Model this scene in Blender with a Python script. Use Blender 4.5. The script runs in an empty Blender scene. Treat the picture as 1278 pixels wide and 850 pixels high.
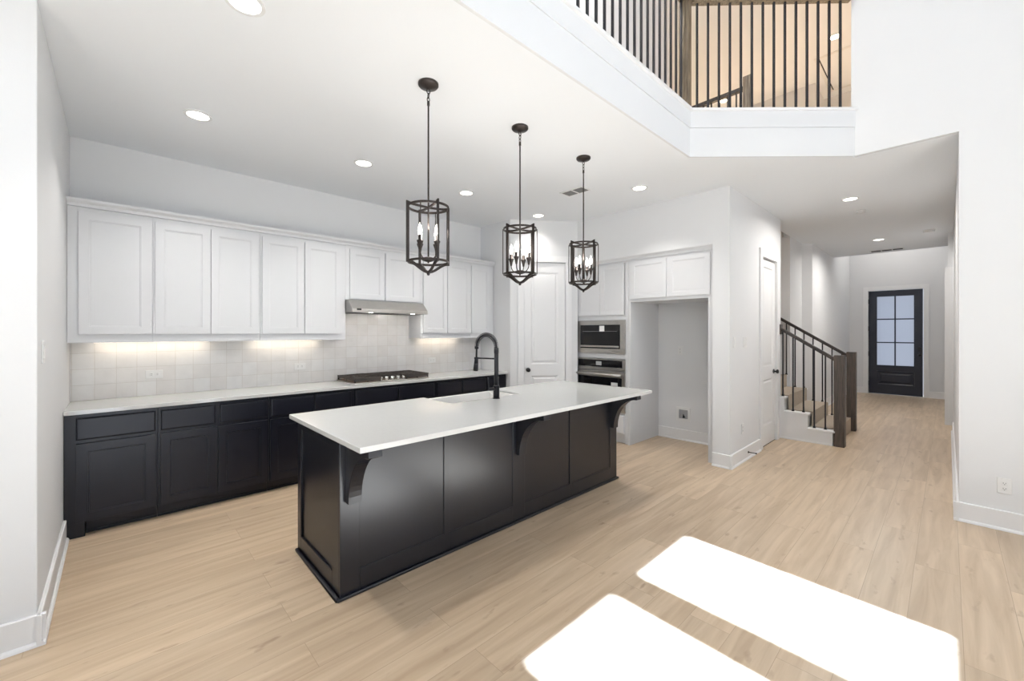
import bpy, math, random
from mathutils import Vector, Matrix
random.seed(7)
S = bpy.context.scene
C = bpy.context.collection

# ------------------------------------------------------------------ camera
FPX = 518.4
cam_d = bpy.data.cameras.new('camera')
cam = bpy.data.objects.new('camera', cam_d)
C.objects.link(cam)
cam_d.sensor_width = 36.0
cam_d.lens = FPX / 1278 * 36.0
cam_d.shift_y = -11.0 / 1278
cam_d.clip_start = 0.05
cam_d.clip_end = 100
cam.location = (0, 0, 1.477)
cam.rotation_euler = (math.radians(90), 0, -(math.pi/2 - math.atan2(544, 518.4)))
S.camera = cam

# ------------------------------------------------------------------ light
S.view_settings.view_transform = 'Standard'
S.view_settings.look = 'None'
S.view_settings.gamma = 1.0
S.view_settings.use_curve_mapping = False
S.view_settings.exposure = -0.37
S.cycles.use_denoising = True
S.cycles.max_bounces = 10
S.cycles.diffuse_bounces = 7
S.cycles.glossy_bounces = 4
S.cycles.transmission_bounces = 6
S.cycles.transparent_max_bounces = 12
S.cycles.caustics_reflective = False
S.cycles.caustics_refractive = False
S.cycles.sample_clamp_indirect = 6.0

world = bpy.data.worlds.new('sky')
S.world = world
world.use_nodes = True
wb = world.node_tree.nodes['Background']
wb.inputs[0].default_value = (0.80, 0.87, 1.0, 1)
wb.inputs[1].default_value = 1.3

def lamp(name, kind, loc, energy, color=(1, 1, 1), size=1.0, size_y=None, direction=(0, 0, -1), parent=None, spread=None, angle=None):
    d = bpy.data.lights.new(name, kind)
    d.energy = energy
    d.color = color
    if kind == 'AREA':
        d.shape = 'RECTANGLE' if size_y else 'DISK'
        d.size = size
        if size_y: d.size_y = size_y
        if spread: d.spread = spread
    if kind == 'POINT': d.shadow_soft_size = size
    if kind == 'SUN': d.angle = angle
    o = bpy.data.objects.new(name, d)
    C.objects.link(o)
    o.location = loc
    o.rotation_euler = Vector(direction).to_track_quat('-Z', 'Y').to_euler()
    if parent: o.parent = parent
    return o

SUN_DX = 0.035
lamp('sun', 'SUN', (2, -8, 9), 126.0, (0.70, 0.905, 1.23), direction=(SUN_DX, 1, -1), angle=math.radians(0.6))
# area lamps standing in for daylight at the great room's windows (behind the camera)
lamp('window_daylight', 'AREA', (0.75, -3.42, 1.75), 58, (0.74, 0.87, 1.0), 7.0, 2.4, direction=(0, 1, 0.06))
lamp('window_daylight_high', 'AREA', (0.75, -3.42, 4.2), 30, (0.74, 0.87, 1.0), 7.0, 1.5, direction=(0, 1, 0.12), spread=math.radians(85))
lamp('window_daylight_side', 'AREA', (-3.35, -0.2, 1.6), 9, (0.74, 0.87, 1.0), 5.0, 2.2, direction=(1, 0.25, 0.05))  # added as soft fill for island end and left side, breakfast windows assumed

# ------------------------------------------------------------------ materials
def mat(name, color, rough=0.5, metal=0.0, spec=0.5, noise=0.0, nscale=8.0, bump=0.0, bscale=60.0, coat=0.0, emis=None, estr=0.0):
    m = bpy.data.materials.new(name)
    m.use_nodes = True
    nt = m.node_tree
    b = nt.nodes['Principled BSDF']
    b.inputs['Base Color'].default_value = (*color, 1)
    b.inputs['Roughness'].default_value = rough
    b.inputs['Metallic'].default_value = metal
    b.inputs['Specular IOR Level'].default_value = spec
    b.inputs['Coat Weight'].default_value = coat
    tc = nt.nodes.new('ShaderNodeTexCoord')
    if noise:
        n = nt.nodes.new('ShaderNodeTexNoise'); n.inputs['Scale'].default_value = nscale
        n.inputs['Detail'].default_value = 4
        r = nt.nodes.new('ShaderNodeMix'); r.data_type = 'RGBA'
        r.inputs['A'].default_value = (*[c*(1-noise) for c in color], 1)
        r.inputs['B'].default_value = (*[min(1, c*(1+noise)) for c in color], 1)
        nt.links.new(tc.outputs['Object'], n.inputs['Vector'])
        nt.links.new(n.outputs['Fac'], r.inputs['Factor'])
        nt.links.new(r.outputs['Result'], b.inputs['Base Color'])
    if bump:
        n2 = nt.nodes.new('ShaderNodeTexNoise'); n2.inputs['Scale'].default_value = bscale
        n2.inputs['Detail'].default_value = 3
        bp = nt.nodes.new('ShaderNodeBump'); bp.inputs['Strength'].default_value = bump
        bp.inputs['Distance'].default_value = 0.002
        nt.links.new(tc.outputs['Object'], n2.inputs['Vector'])
        nt.links.new(n2.outputs['Fac'], bp.inputs['Height'])
        nt.links.new(bp.outputs['Normal'], b.inputs['Normal'])
    if emis:
        b.inputs['Emission Color'].default_value = (*emis, 1)
        b.inputs['Emission Strength'].default_value = estr
    return m

M = {}
M['wall'] = mat('wall_paint', (0.73, 0.735, 0.745), 0.75, noise=0.01, nscale=3, bump=0.15, bscale=220)
M['ceiling'] = mat('ceiling_paint', (0.86, 0.88, 0.905), 0.85, bump=0.2, bscale=180)
M['trim'] = mat('trim_paint', (0.80, 0.80, 0.805), 0.35)
M['cab_white'] = mat('white_cabinet_paint', (0.66, 0.665, 0.68), 0.38)
M['cab_black'] = mat('black_cabinet_paint', (0.004, 0.0045, 0.0085), 0.28, spec=0.70, noise=0.05, nscale=30)
M['cab_navy'] = mat('base_cabinet_paint', (0.004, 0.0045, 0.0100), 0.33, spec=0.42)  # same black paint, with the blue window reflection put into its colour
M['quartz'] = mat('white_quartz', (0.565, 0.565, 0.555), 0.13, noise=0.03, nscale=45, coat=0.2)
M['black_metal'] = mat('black_metal', (0.018, 0.018, 0.022), 0.36, metal=0.4)
M['bronze'] = mat('bronze_metal', (0.045, 0.036, 0.032), 0.38, metal=0.75, noise=0.2, nscale=60)
M['iron'] = mat('cast_iron', (0.040, 0.032, 0.028), 0.55, bump=0.3, bscale=300)
M['burner'] = mat('burner_brown', (0.13, 0.075, 0.045), 0.4, metal=0.6)
M['steel'] = mat('stainless_steel', (0.56, 0.54, 0.51), 0.28, metal=0.95, noise=0.06, nscale=20)
M['chrome'] = mat('chrome', (0.8, 0.78, 0.75), 0.12, metal=1.0)
M['blackglass'] = mat('black_glass', (0.008, 0.008, 0.009), 0.06, spec=0.35)
M['white_plastic'] = mat('white_plastic', (0.76, 0.76, 0.755), 0.3)
M['grey_plastic'] = mat('grey_plastic', (0.35, 0.35, 0.36), 0.4)
M['sticker'] = mat('paper_sticker', (0.85, 0.85, 0.85), 0.6)
M['porcelain'] = mat('white_porcelain', (0.84, 0.83, 0.81), 0.12, coat=0.4)
M['carpet'] = mat('beige_carpet', (0.42, 0.355, 0.285), 0.95, noise=0.25, nscale=240, bump=0.8, bscale=320)
M['door_black'] = mat('black_door_paint', (0.010, 0.013, 0.026), 0.36)
M['dark'] = mat('dark_slot', (0.02, 0.02, 0.02), 0.8)
M['vent_dark'] = mat('vent_shadow_grey', (0.16, 0.16, 0.16), 0.7)  # plain dark grey for louvres and grease filters
M['lens'] = mat('lamp_lens', (0.9, 0.9, 0.88), 0.4, emis=(1.0, 0.95, 0.86), estr=8.0)
M['lens_warm'] = mat('warm_lamp_lens', (0.9, 0.9, 0.85), 0.4, emis=(1.0, 0.82, 0.58), estr=14.0)
M['strip'] = mat('led_strip_lens', (0.9, 0.9, 0.88), 0.4, emis=(1.0, 0.88, 0.70), estr=4.0)
M['bulb'] = mat('frosted_bulb', (0.95, 0.93, 0.9), 0.3, emis=(1.0, 0.93, 0.82), estr=12.0)
M['carcass'] = mat('cabinet_interior_board', (0.5, 0.42, 0.33), 0.6)

def wood_dark(name, c1, c2, scale=(18, 18, 1.2), rough=0.45):
    m = bpy.data.materials.new(name); m.use_nodes = True
    nt = m.node_tree; b = nt.nodes['Principled BSDF']
    tc = nt.nodes.new('ShaderNodeTexCoord'); mp = nt.nodes.new('ShaderNodeMapping')
    mp.inputs['Scale'].default_value = scale
    n = nt.nodes.new('ShaderNodeTexNoise'); n.inputs['Scale'].default_value = 4; n.inputs['Detail'].default_value = 6
    n.inputs['Distortion'].default_value = 0.8
    r = nt.nodes.new('ShaderNodeValToRGB')
    r.color_ramp.elements[0].color = (*c1, 1); r.color_ramp.elements[1].color = (*c2, 1)
    r.color_ramp.elements[0].position = 0.35; r.color_ramp.elements[1].position = 0.68
    nt.links.new(tc.outputs['Object'], mp.inputs['Vector']); nt.links.new(mp.outputs[0], n.inputs['Vector'])
    nt.links.new(n.outputs['Fac'], r.inputs['Fac']); nt.links.new(r.outputs['Color'], b.inputs['Base Color'])
    b.inputs['Roughness'].default_value = rough
    return m
M['newel'] = wood_dark('dark_stained_wood', (0.035, 0.028, 0.024), (0.088, 0.067, 0.054))
M['rail_dark'] = wood_dark('dark_rail_wood', (0.012, 0.009, 0.008), (0.035, 0.026, 0.022))
M['loftwood'] = wood_dark('weathered_brown_wood', (0.09, 0.065, 0.04), (0.27, 0.21, 0.14))

# floor: pale oak planks running towards the hall
def floor_mat():
    m = bpy.data.materials.new('oak_plank_floor'); m.use_nodes = True
    nt = m.node_tree; N = nt.nodes; L = nt.links; b = N['Principled BSDF']
    tc = N.new('ShaderNodeTexCoord')
    br = N.new('ShaderNodeTexBrick')
    br.offset = 0.37; br.offset_frequency = 2; br.squash = 1
    br.inputs['Scale'].default_value = 1
    br.inputs['Brick Width'].default_value = 1.52
    br.inputs['Row Height'].default_value = 0.196
    br.inputs['Mortar Size'].default_value = 0.0011
    br.inputs['Mortar Smooth'].default_value = 0.1
    br.inputs['Color1'].default_value = (0, 0, 0, 1); br.inputs['Color2'].default_value = (1, 1, 1, 1)
    br.inputs['Mortar'].default_value = (0.5, 0.5, 0.5, 1)
    mp0 = N.new('ShaderNodeMapping'); mp0.inputs['Location'].default_value = (0.31, 0.05, 0)
    L.new(tc.outputs['Object'], mp0.inputs['Vector']); L.new(mp0.outputs[0], br.inputs['Vector'])
    # grain: per plank offset
    sx = N.new('ShaderNodeSeparateXYZ'); L.new(tc.outputs['Object'], sx.inputs[0])
    off = N.new('ShaderNodeMath'); off.operation = 'MULTIPLY'; off.inputs[1].default_value = 37.0
    sepc = N.new('ShaderNodeSeparateColor'); L.new(br.outputs['Color'], sepc.inputs[0]); L.new(sepc.outputs[0], off.inputs[0])
    cx = N.new('ShaderNodeCombineXYZ')
    mx = N.new('ShaderNodeMath'); mx.operation = 'MULTIPLY'; mx.inputs[1].default_value = 0.9; L.new(sx.outputs[0], mx.inputs[0])
    my = N.new('ShaderNodeMath'); my.operation = 'MULTIPLY'; my.inputs[1].default_value = 11.0; L.new(sx.outputs[1], my.inputs[0])
    L.new(mx.outputs[0], cx.inputs[0]); L.new(my.outputs[0], cx.inputs[1]); L.new(off.outputs[0], cx.inputs[2])
    n1 = N.new('ShaderNodeTexNoise'); n1.inputs['Scale'].default_value = 1.6; n1.inputs['Detail'].default_value = 6; n1.inputs['Distortion'].default_value = 0.6
    L.new(cx.outputs[0], n1.inputs['Vector'])
    r1 = N.new('ShaderNodeValToRGB')
    e = r1.color_ramp.elements
    e[0].position = 0.32; e[0].color = (0.44, 0.330, 0.224, 1)
    e[1].position = 0.66; e[1].color = (0.575, 0.452, 0.325, 1)
    L.new(n1.outputs['Fac'], r1.inputs['Fac'])
    # knots: sparse small dark spots
    cy = N.new('ShaderNodeCombineXYZ')
    kx = N.new('ShaderNodeMath'); kx.operation = 'MULTIPLY'; kx.inputs[1].default_value = 2.6; L.new(sx.outputs[0], kx.inputs[0])
    ky = N.new('ShaderNodeMath'); ky.operation = 'MULTIPLY'; ky.inputs[1].default_value = 7.0; L.new(sx.outputs[1], ky.inputs[0])
    L.new(kx.outputs[0], cy.inputs[0]); L.new(ky.outputs[0], cy.inputs[1]); L.new(off.outputs[0], cy.inputs[2])
    n2 = N.new('ShaderNodeTexNoise'); n2.inputs['Scale'].default_value = 2.2; n2.inputs['Detail'].default_value = 3
    L.new(cy.outputs[0], n2.inputs['Vector'])
    r2 = N.new('ShaderNodeValToRGB')
    r2.color_ramp.elements[0].position = 0.645; r2.color_ramp.elements[0].color = (0, 0, 0, 1)
    r2.color_ramp.elements[1].position = 0.76; r2.color_ramp.elements[1].color = (1, 1, 1, 1)
    L.new(n2.outputs['Fac'], r2.inputs['Fac'])
    mk = N.new('ShaderNodeMix'); mk.data_type = 'RGBA'
    L.new(r2.outputs['Color'], mk.inputs['Factor']); L.new(r1.outputs['Color'], mk.inputs['A'])
    mk.inputs['B'].default_value = (0.36, 0.26, 0.175, 1)
    # plank tone
    mt = N.new('ShaderNodeMix'); mt.data_type = 'RGBA'; mt.blend_type = 'MULTIPLY'; mt.inputs['Factor'].default_value = 1
    rr = N.new('ShaderNodeMapRange'); rr.inputs['To Min'].default_value = 0.90; rr.inputs['To Max'].default_value = 1.04
    L.new(sepc.outputs[0], rr.inputs['Value'])
    L.new(mk.outputs['Result'], mt.inputs['A']); L.new(rr.outputs['Result'], mt.inputs['B'])
    ms = N.new('ShaderNodeMix'); ms.data_type = 'RGBA'
    L.new(br.outputs['Fac'], ms.inputs['Factor']); L.new(mt.outputs['Result'], ms.inputs['A'])
    ms.inputs['B'].default_value = (0.33, 0.245, 0.165, 1)
    L.new(ms.outputs['Result'], b.inputs['Base Color'])
    b.inputs['Roughness'].default_value = 0.36
    bp = N.new('ShaderNodeBump'); bp.inputs['Strength'].default_value = 0.12; bp.inputs['Distance'].default_value = 0.002
    L.new(n1.outputs['Fac'], bp.inputs['Height']); L.new(bp.outputs['Normal'], b.inputs['Normal'])
    return m
M['floor'] = floor_mat()

def tile_mat():
    m = bpy.data.materials.new('zellige_tile'); m.use_nodes = True
    nt = m.node_tree; N = nt.nodes; L = nt.links; b = N['Principled BSDF']
    tc = N.new('ShaderNodeTexCoord'); sx = N.new('ShaderNodeSeparateXYZ'); L.new(tc.outputs['Object'], sx.inputs[0])
    cx = N.new('ShaderNodeCombineXYZ'); L.new(sx.outputs[0], cx.inputs[0]); L.new(sx.outputs[2], cx.inputs[1])
    br = N.new('ShaderNodeTexBrick'); br.offset = 0.0; br.squash = 1
    br.inputs['Scale'].default_value = 1; br.inputs['Brick Width'].default_value = 0.130; br.inputs['Row Height'].default_value = 0.130
    br.inputs['Mortar Size'].default_value = 0.0016
    br.inputs['Color1'].default_value = (0.70, 0.68, 0.665, 1); br.inputs['Color2'].default_value = (0.74, 0.735, 0.73, 1)
    br.inputs['Mortar'].default_value = (0.60, 0.57, 0.54, 1)
    L.new(cx.outputs[0], br.inputs['Vector'])
    n = N.new('ShaderNodeTexNoise'); n.inputs['Scale'].default_value = 9; n.inputs['Detail'].default_value = 4
    L.new(tc.outputs['Object'], n.inputs['Vector'])
    mr = N.new('ShaderNodeMapRange'); mr.inputs['To Min'].default_value = 0.9; mr.inputs['To Max'].default_value = 1.1
    L.new(n.outputs['Fac'], mr.inputs['Value'])
    mu = N.new('ShaderNodeMix'); mu.data_type = 'RGBA'; mu.blend_type = 'MULTIPLY'; mu.inputs['Factor'].default_value = 1
    L.new(br.outputs['Color'], mu.inputs['A']); L.new(mr.outputs['Result'], mu.inputs['B'])
    L.new(mu.outputs['Result'], b.inputs['Base Color'])
    b.inputs['Roughness'].default_value = 0.22
    bp = N.new('ShaderNodeBump'); bp.inputs['Strength'].default_value = 0.25; bp.inputs['Distance'].default_value = 0.004
    L.new(n.outputs['Fac'], bp.inputs['Height'])
    bp2 = N.new('ShaderNodeBump'); bp2.inputs['Strength'].default_value = 0.5; bp2.inputs['Distance'].default_value = 0.002; bp2.invert = True
    L.new(br.outputs['Fac'], bp2.inputs['Height']); L.new(bp.outputs['Normal'], bp2.inputs['Normal'])
    L.new(bp2.outputs['Normal'], b.inputs['Normal'])
    return m
M['tile'] = tile_mat()

def clear_glass():
    m = bpy.data.materials.new('window_glass'); m.use_nodes = True
    nt = m.node_tree; N = nt.nodes; L = nt.links; N.remove(N['Principled BSDF'])
    t = N.new('ShaderNodeBsdfTransparent'); g = N.new('ShaderNodeBsdfGlossy'); g.inputs['Roughness'].default_value = 0.02
    mx = N.new('ShaderNodeMixShader'); mx.inputs[0].default_value = 0.05
    L.new(t.outputs[0], mx.inputs[1]); L.new(g.outputs[0], mx.inputs[2])
    L.new(mx.outputs[0], N['Material Output'].inputs['Surface'])
    return m
M['glass'] = clear_glass()
def frosted():
    m = bpy.data.materials.new('frosted_glass'); m.use_nodes = True
    nt = m.node_tree; N = nt.nodes; L = nt.links; N.remove(N['Principled BSDF'])
    t = N.new('ShaderNodeBsdfTranslucent'); t.inputs['Color'].default_value = (0.74, 0.76, 0.80, 1)
    g = N.new('ShaderNodeBsdfGlossy'); g.inputs['Roughness'].default_value = 0.25
    mx = N.new('ShaderNodeMixShader'); mx.inputs[0].default_value = 0.08
    L.new(t.outputs[0], mx.inputs[1]); L.new(g.outputs[0], mx.inputs[2])
    L.new(mx.outputs[0], N['Material Output'].inputs['Surface'])
    return m
M['frosted'] = frosted()

# ------------------------------------------------------------------ mesh helpers
class MB:
    def __init__(s): s.v = []; s.f = []; s.sm = []
    def add(s, vs, fs, smooth=False):
        n = len(s.v); s.v += [tuple(v) for v in vs]
        for f in fs: s.f.append([n+i for i in f]); s.sm.append(smooth)
        return s
    def box(s, x0, x1, y0, y1, z0, z1):
        if x0 > x1: x0, x1 = x1, x0
        if y0 > y1: y0, y1 = y1, y0
        if z0 > z1: z0, z1 = z1, z0
        return s.add([(x0,y0,z0),(x1,y0,z0),(x1,y1,z0),(x0,y1,z0),(x0,y0,z1),(x1,y0,z1),(x1,y1,z1),(x0,y1,z1)],
                     [(0,3,2,1),(4,5,6,7),(0,1,5,4),(1,2,6,5),(2,3,7,6),(3,0,4,7)])
    def rings(s, x0, x1, z0, z1, rg, back=True):
        """nested rectangles facing -y: rg = [(inset, y), ...]"""
        vs = []; fs = []
        for i, y in rg:
            vs += [(x0+i,y,z0+i),(x1-i,y,z0+i),(x1-i,y,z1-i),(x0+i,y,z1-i)]
        for k in range(len(rg)-1):
            a = 4*k
            for j in range(4):
                j2 = (j+1) % 4
                fs.append((a+j, a+j2, a+4+j2, a+4+j))
        a = 4*(len(rg)-1)
        fs.append((a, a+1, a+2, a+3))
        if back: fs.append((3, 2, 1, 0))
        return s.add(vs, fs)
    def prism(s, pts, z0, z1):
        """polygon in xy (counter-clockwise) extruded in z"""
        n = len(pts)
        vs = [(x,y,z0) for x,y in pts] + [(x,y,z1) for x,y in pts]
        fs = [tuple(range(n-1,-1,-1)), tuple(range(n,2*n))] + [(i,(i+1)%n,(i+1)%n+n,i+n) for i in range(n)]
        return s.add(vs, fs)
    def prism_x(s, pts, x0, x1):
        """polygon in (y,z) extruded along x"""
        n = len(pts)
        vs = [(x0,y,z) for y,z in pts] + [(x1,y,z) for y,z in pts]
        fs = [tuple(range(n)), tuple(range(2*n-1,n-1,-1))] + [(i+n,(i+1)%n+n,(i+1)%n,i) for i in range(n)]
        return s.add(vs, fs)
    def cyl(s, p0, p1, r0, r1=None, n=16, caps=True, smooth=True):
        p0 = Vector(p0); p1 = Vector(p1); r1 = r0 if r1 is None else r1
        d = (p1-p0).normalized(); a = d.orthogonal().normalized(); b = d.cross(a)
        vs = []
        for p, r in ((p0,r0),(p1,r1)):
            for i in range(n):
                t = 2*math.pi*i/n
                vs.append(p + (a*math.cos(t)+b*math.sin(t))*r)
        s.add(vs, [(i,(i+1)%n,(i+1)%n+n,i+n) for i in range(n)], smooth)
        if caps:
            s.add(vs, [tuple(range(n-1,-1,-1)), tuple(range(n,2*n))])
        return s
    def lathe(s, prof, cx=0, cy=0, n=24):
        """prof = [(r, z)] about a vertical axis"""
        vs = []; fs = []
        for r, z in prof:
            for i in range(n):
                t = 2*math.pi*i/n
                vs.append((cx+max(r,1e-5)*math.cos(t), cy+max(r,1e-5)*math.sin(t), z))
        for k in range(len(prof)-1):
            for i in range(n):
                j = (i+1) % n
                fs.append((k*n+i, k*n+j, (k+1)*n+j, (k+1)*n+i))
        return s.add(vs, fs, True)
    def tube(s, path, r, n=8, closed=False):
        P = [Vector(p) for p in path]; vs = []; m = len(P)
        ref = None
        for k in range(m):
            if closed: d = (P[(k+1)%m]-P[k-1]).normalized()
            else: d = (P[min(k+1,m-1)]-P[max(k-1,0)]).normalized()
            if ref is None: ref = d.orthogonal().normalized()
            a = (ref - d*ref.dot(d)).normalized(); ref = a; b = d.cross(a)
            rr = r[k] if isinstance(r, (list, tuple)) else r
            for i in range(n):
                t = 2*math.pi*i/n
                vs.append(P[k] + (a*math.cos(t)+b*math.sin(t))*rr)
        fs = []
        for k in range(m if closed else m-1):
            k2 = (k+1) % m
            for i in range(n):
                j = (i+1) % n
                fs.append((k*n+i, k*n+j, k2*n+j, k2*n+i))
        if not closed:
            fs.append(tuple(range(n-1,-1,-1))); fs.append(tuple(range((m-1)*n, m*n)))
        return s.add(vs, fs, True)
    def ring(s, c, R, r, n=40, h=None):
        """flat band ring (radius R, thickness r, height h)"""
        vs = []; fs = []
        cx, cy, cz = c; h = h or r
        for i in range(n):
            t = 2*math.pi*i/n
            for rr, zz in ((R-r, cz-h/2),(R, cz-h/2),(R, cz+h/2),(R-r, cz+h/2)):
                vs.append((cx+rr*math.cos(t), cy+rr*math.sin(t), zz))
        for i in range(n):
            j = (i+1) % n
            for k in range(4):
                k2 = (k+1) % 4
                fs.append((i*4+k, j*4+k, j*4+k2, i*4+k2))
        return s.add(vs, fs)
    def move(s, mtx):
        s.v = [tuple(mtx @ Vector(v)) for v in s.v]; return s
    def build(s, name, m, parent=None, bevel=0.0, world=False, seg=2):
        me = bpy.data.meshes.new(name)
        vs = s.v
        if world and parent is not None:
            inv = ROOTM[parent.name].inverted(); vs = [tuple(inv @ Vector(v)) for v in vs]
        me.from_pydata(vs, [], s.f)
        me.polygons.foreach_set('use_smooth', s.sm)
        me.update()
        import bmesh
        bm = bmesh.new(); bm.from_mesh(me)
        bmesh.ops.remove_doubles(bm, verts=bm.verts, dist=1e-6)
        bmesh.ops.recalc_face_normals(bm, faces=bm.faces)
        bm.to_mesh(me); bm.free()
        me.materials.append(M[m])
        o = bpy.data.objects.new(name, me); C.objects.link(o)
        if parent is not None:
            o.parent = parent
        if bevel:
            md = o.modifiers.new('bevel', 'BEVEL'); md.width = bevel; md.segments = seg
            md.limit_method = 'ANGLE'; md.angle_limit = math.radians(40)
        return o

ROOTM = {}
def root(name, label, cat, loc=(0, 0, 0), rz=0.0, group=None):
    o = bpy.data.objects.new(name, None); C.objects.link(o)
    o.empty_display_size = 0.1
    o.location = loc; o.rotation_euler = (0, 0, rz)
    ROOTM[o.name] = Matrix.Translation(loc) @ Matrix.Rotation(rz, 4, 'Z')
    o['label'] = label; o['category'] = cat
    if group: o['group'] = group
    return o
def tag(o, label, cat, group=None):
    o['label'] = label; o['category'] = cat
    if group: o['group'] = group
    return o
def st(o):
    o['kind'] = 'structure'; return o
def dup(r, loc, rz, label):
    c = r.copy(); C.objects.link(c); c.location = loc; c.rotation_euler = (0, 0, rz); c['label'] = label
    ROOTM[c.name] = Matrix.Translation(loc) @ Matrix.Rotation(rz, 4, 'Z')
    for ch in list(r.children):
        k = ch.copy(); C.objects.link(k); k.parent = c
        for g in list(ch.children):
            h = g.copy(); C.objects.link(h); h.parent = k
    return c
def b1(*a): return MB().box(*a)

ZC = 3.05      # kitchen / hall ceiling
ZL = 3.478      # top of the loft edge
YW = 1.62      # hall-left wall and column face
ZT = 6.10      # great room ceiling
XW = 4.785     # wall plane of the great room on the hall side
X0 = -0.27     # kitchen's left wall
YB = 4.87      # kitchen's rear wall
YL = 1.60      # loft edge / column / hall left wall

# ------------------------------------------------------------------ shell
st(b1(-3.6, 13.4, -3.6, 6.6, -0.12, 0).build('floor', 'floor'))
cp = [(-3.5,YL+0.02),(3.743,YL+0.02),(XW+0.01,0.593),(XW+0.05,0.575),(XW+0.05,-0.2),(11.05,-0.2),(11.05,1.8),(6.66,1.8),(6.66,6.5),(-3.5,6.5)]
st(MB().prism(cp, ZC, ZL-0.17).build('ceiling_kitchen', 'ceiling'))
st(b1(8.17, 11.05, 1.8, 6.5, ZC, ZL-0.17).build('ceiling_hall', 'ceiling'))
st(b1(-3.6, 13.4, -3.6, 6.6, ZT, ZT+0.2).build('ceiling_upper', 'ceiling'))
st(MB().prism([(-3.5,YL),(3.735,YL),(XW,0.575),(XW+0.0095,0.592),(3.743,YL+0.0195),(-3.5,YL+0.0195)], ZC, ZL-0.17).build('wall_fascia', 'wall'))
cp2 = [(-3.5,YL-0.006),(3.7325,YL-0.006),(XW,0.569),(XW+0.05,0.569),(XW+0.05,-0.2),(11.05,-0.2),(11.05,1.8),(6.66,1.8),(6.66,6.5),(-3.5,6.5)]
st(MB().prism(cp2, ZL-0.168, ZL-0.022).build('floor_loft', 'wall'))
cp3 = [(-3.5,YL-0.03),(3.722,YL-0.03),(XW,0.545),(XW+0.12,0.602),(XW+0.12,1.7),(-3.5,1.7)]
st(MB().prism(cp3, ZL-0.022, ZL).build('trim_1', 'trim', bevel=0.004))

st(MB().prism([(-3.6,2.97),(X0,2.97),(X0,YB),(X0-0.12,YB),(X0-0.12,3.09),(-3.6,3.09)], 0, ZC).build('wall_left', 'wall', bevel=0.006))
st(b1(X0-0.12, 4.2, YB, YB+0.12, 0, ZC).build('wall_back', 'wall'))
# pantry corner: short side wall, angled wall with the pantry door
st(b1(3.985, 4.085, 4.22, YB, 0, ZC).build('wall_pantry_side', 'wall'))
P0 = Vector((3.985, 4.215)); P1 = Vector((XW, 3.66)); WL = (P1-P0).length
dv = (P1-P0)/WL
pr = math.atan2(dv.y, dv.x)
DA, DB = 0.190, 0.797     # pantry door opening along that wall
PW = Matrix.Translation((P0.x, P0.y, 0)) @ Matrix.Rotation(pr, 4, 'Z')
mb = MB()
for a, b_, z0, z1 in ((0, DA, 0, ZC), (DB, WL, 0, ZC), (DA, DB, 2.465, ZC)): mb.box(a, b_, 0, 0.12 if b_ < WL else 0.05, z0, z1)
st(mb.move(PW).build('wall_pantry', 'wall'))
# oven / refrigerator wall: furr-down above, column, alcove
st(b1(XW, XW+0.9, 1.80, 3.80, 2.45, ZC).build('wall_above_cabinets', 'wall'))
st(b1(5.60, 5.70, 1.72, 4.3, 0, 2.45).build('wall_alcove', 'wall'))
# hall left wall with closet opening (column end is its corner)
mb = MB()
mb.box(XW, 5.89, YW, 1.80, 0, ZC)
mb.box(5.89, 6.53, YW, 1.75, 2.43, ZC)
mb.box(6.53, 6.76, YW, 1.75, 0, ZC)
st(mb.build('wall_hall_left', 'wall'))
st(b1(5.89, 6.53, 2.3, 2.36, 0, ZC).build('wall_closet_back', 'wall'))
st(b1(6.66, 6.76, 1.75, 6.5, 0, ZC).build('wall_stair_left', 'wall'))
st(b1(8.06, 8.17, 1.92, 6.5, 0, ZL-0.17).build('wall_stair_right', 'wall'))
st(MB().prism([(8.06,1.80),(8.86,1.80),(8.99,1.67),(13.1,1.67),(13.1,1.92),(8.06,1.92)], 0, ZC).build('wall_foyer_left', 'wall'))
st(b1(6.76, 8.17, 1.8, 3.6, ZL-0.16, ZL).build('floor_loft_landing', 'wall'))  # unseen lid added over the stairwell to block light from the loft lamps
st(b1(6.68, 8.17, 6.5, 6.6, 0, ZT).build('wall_stair_end', 'wall'))
# front door wall
mb = MB()
mb.box(13.1, 13.3, -0.2, 0.375, 0, 4.2); mb.box(13.1, 13.3, 1.32, 2.2, 0, 4.2); mb.box(13.1, 13.3, 0.375, 1.32, 2.455, 4.2)
st(mb.build('wall_front', 'wall'))
st(b1(11.05, 13.3, -0.2, 2.2, 4.2, 4.4).build('ceiling_foyer', 'ceiling'))
st(b1(10.95, 11.05, -0.06, 1.67, ZL-0.17, 4.2).build('wall_foyer_header', 'wall'))
st(b1(8.99, 13.1, 1.67, 1.92, ZC+0.001, 4.2).build('wall_foyer_upper', 'wall'))
# right hand wall of hall + great room wall on that side
st(b1(XW+0.14, 9.55, -0.26, -0.06, 0, ZC).build('wall_hall_right', 'wall'))
st(b1(9.55, 13.1, -0.26, 0.0, 0, 4.2).build('wall_foyer_right', 'wall'))
st(MB().add([], []).box(XW, XW+0.14, -3.5, -0.06, 0, ZC).box(XW, XW+0.14, -3.5, -0.26, ZC, ZT).build('wall_right', 'wall'))
st(b1(XW, XW+0.048, -0.26, 0.575, ZC+0.0005, ZL-0.02).build('wall_right_lintel', 'wall'))
st(b1(XW, XW+0.14, -0.26, 0.60, ZL-0.02, ZT).build('wall_right_upper', 'wall'))
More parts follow.
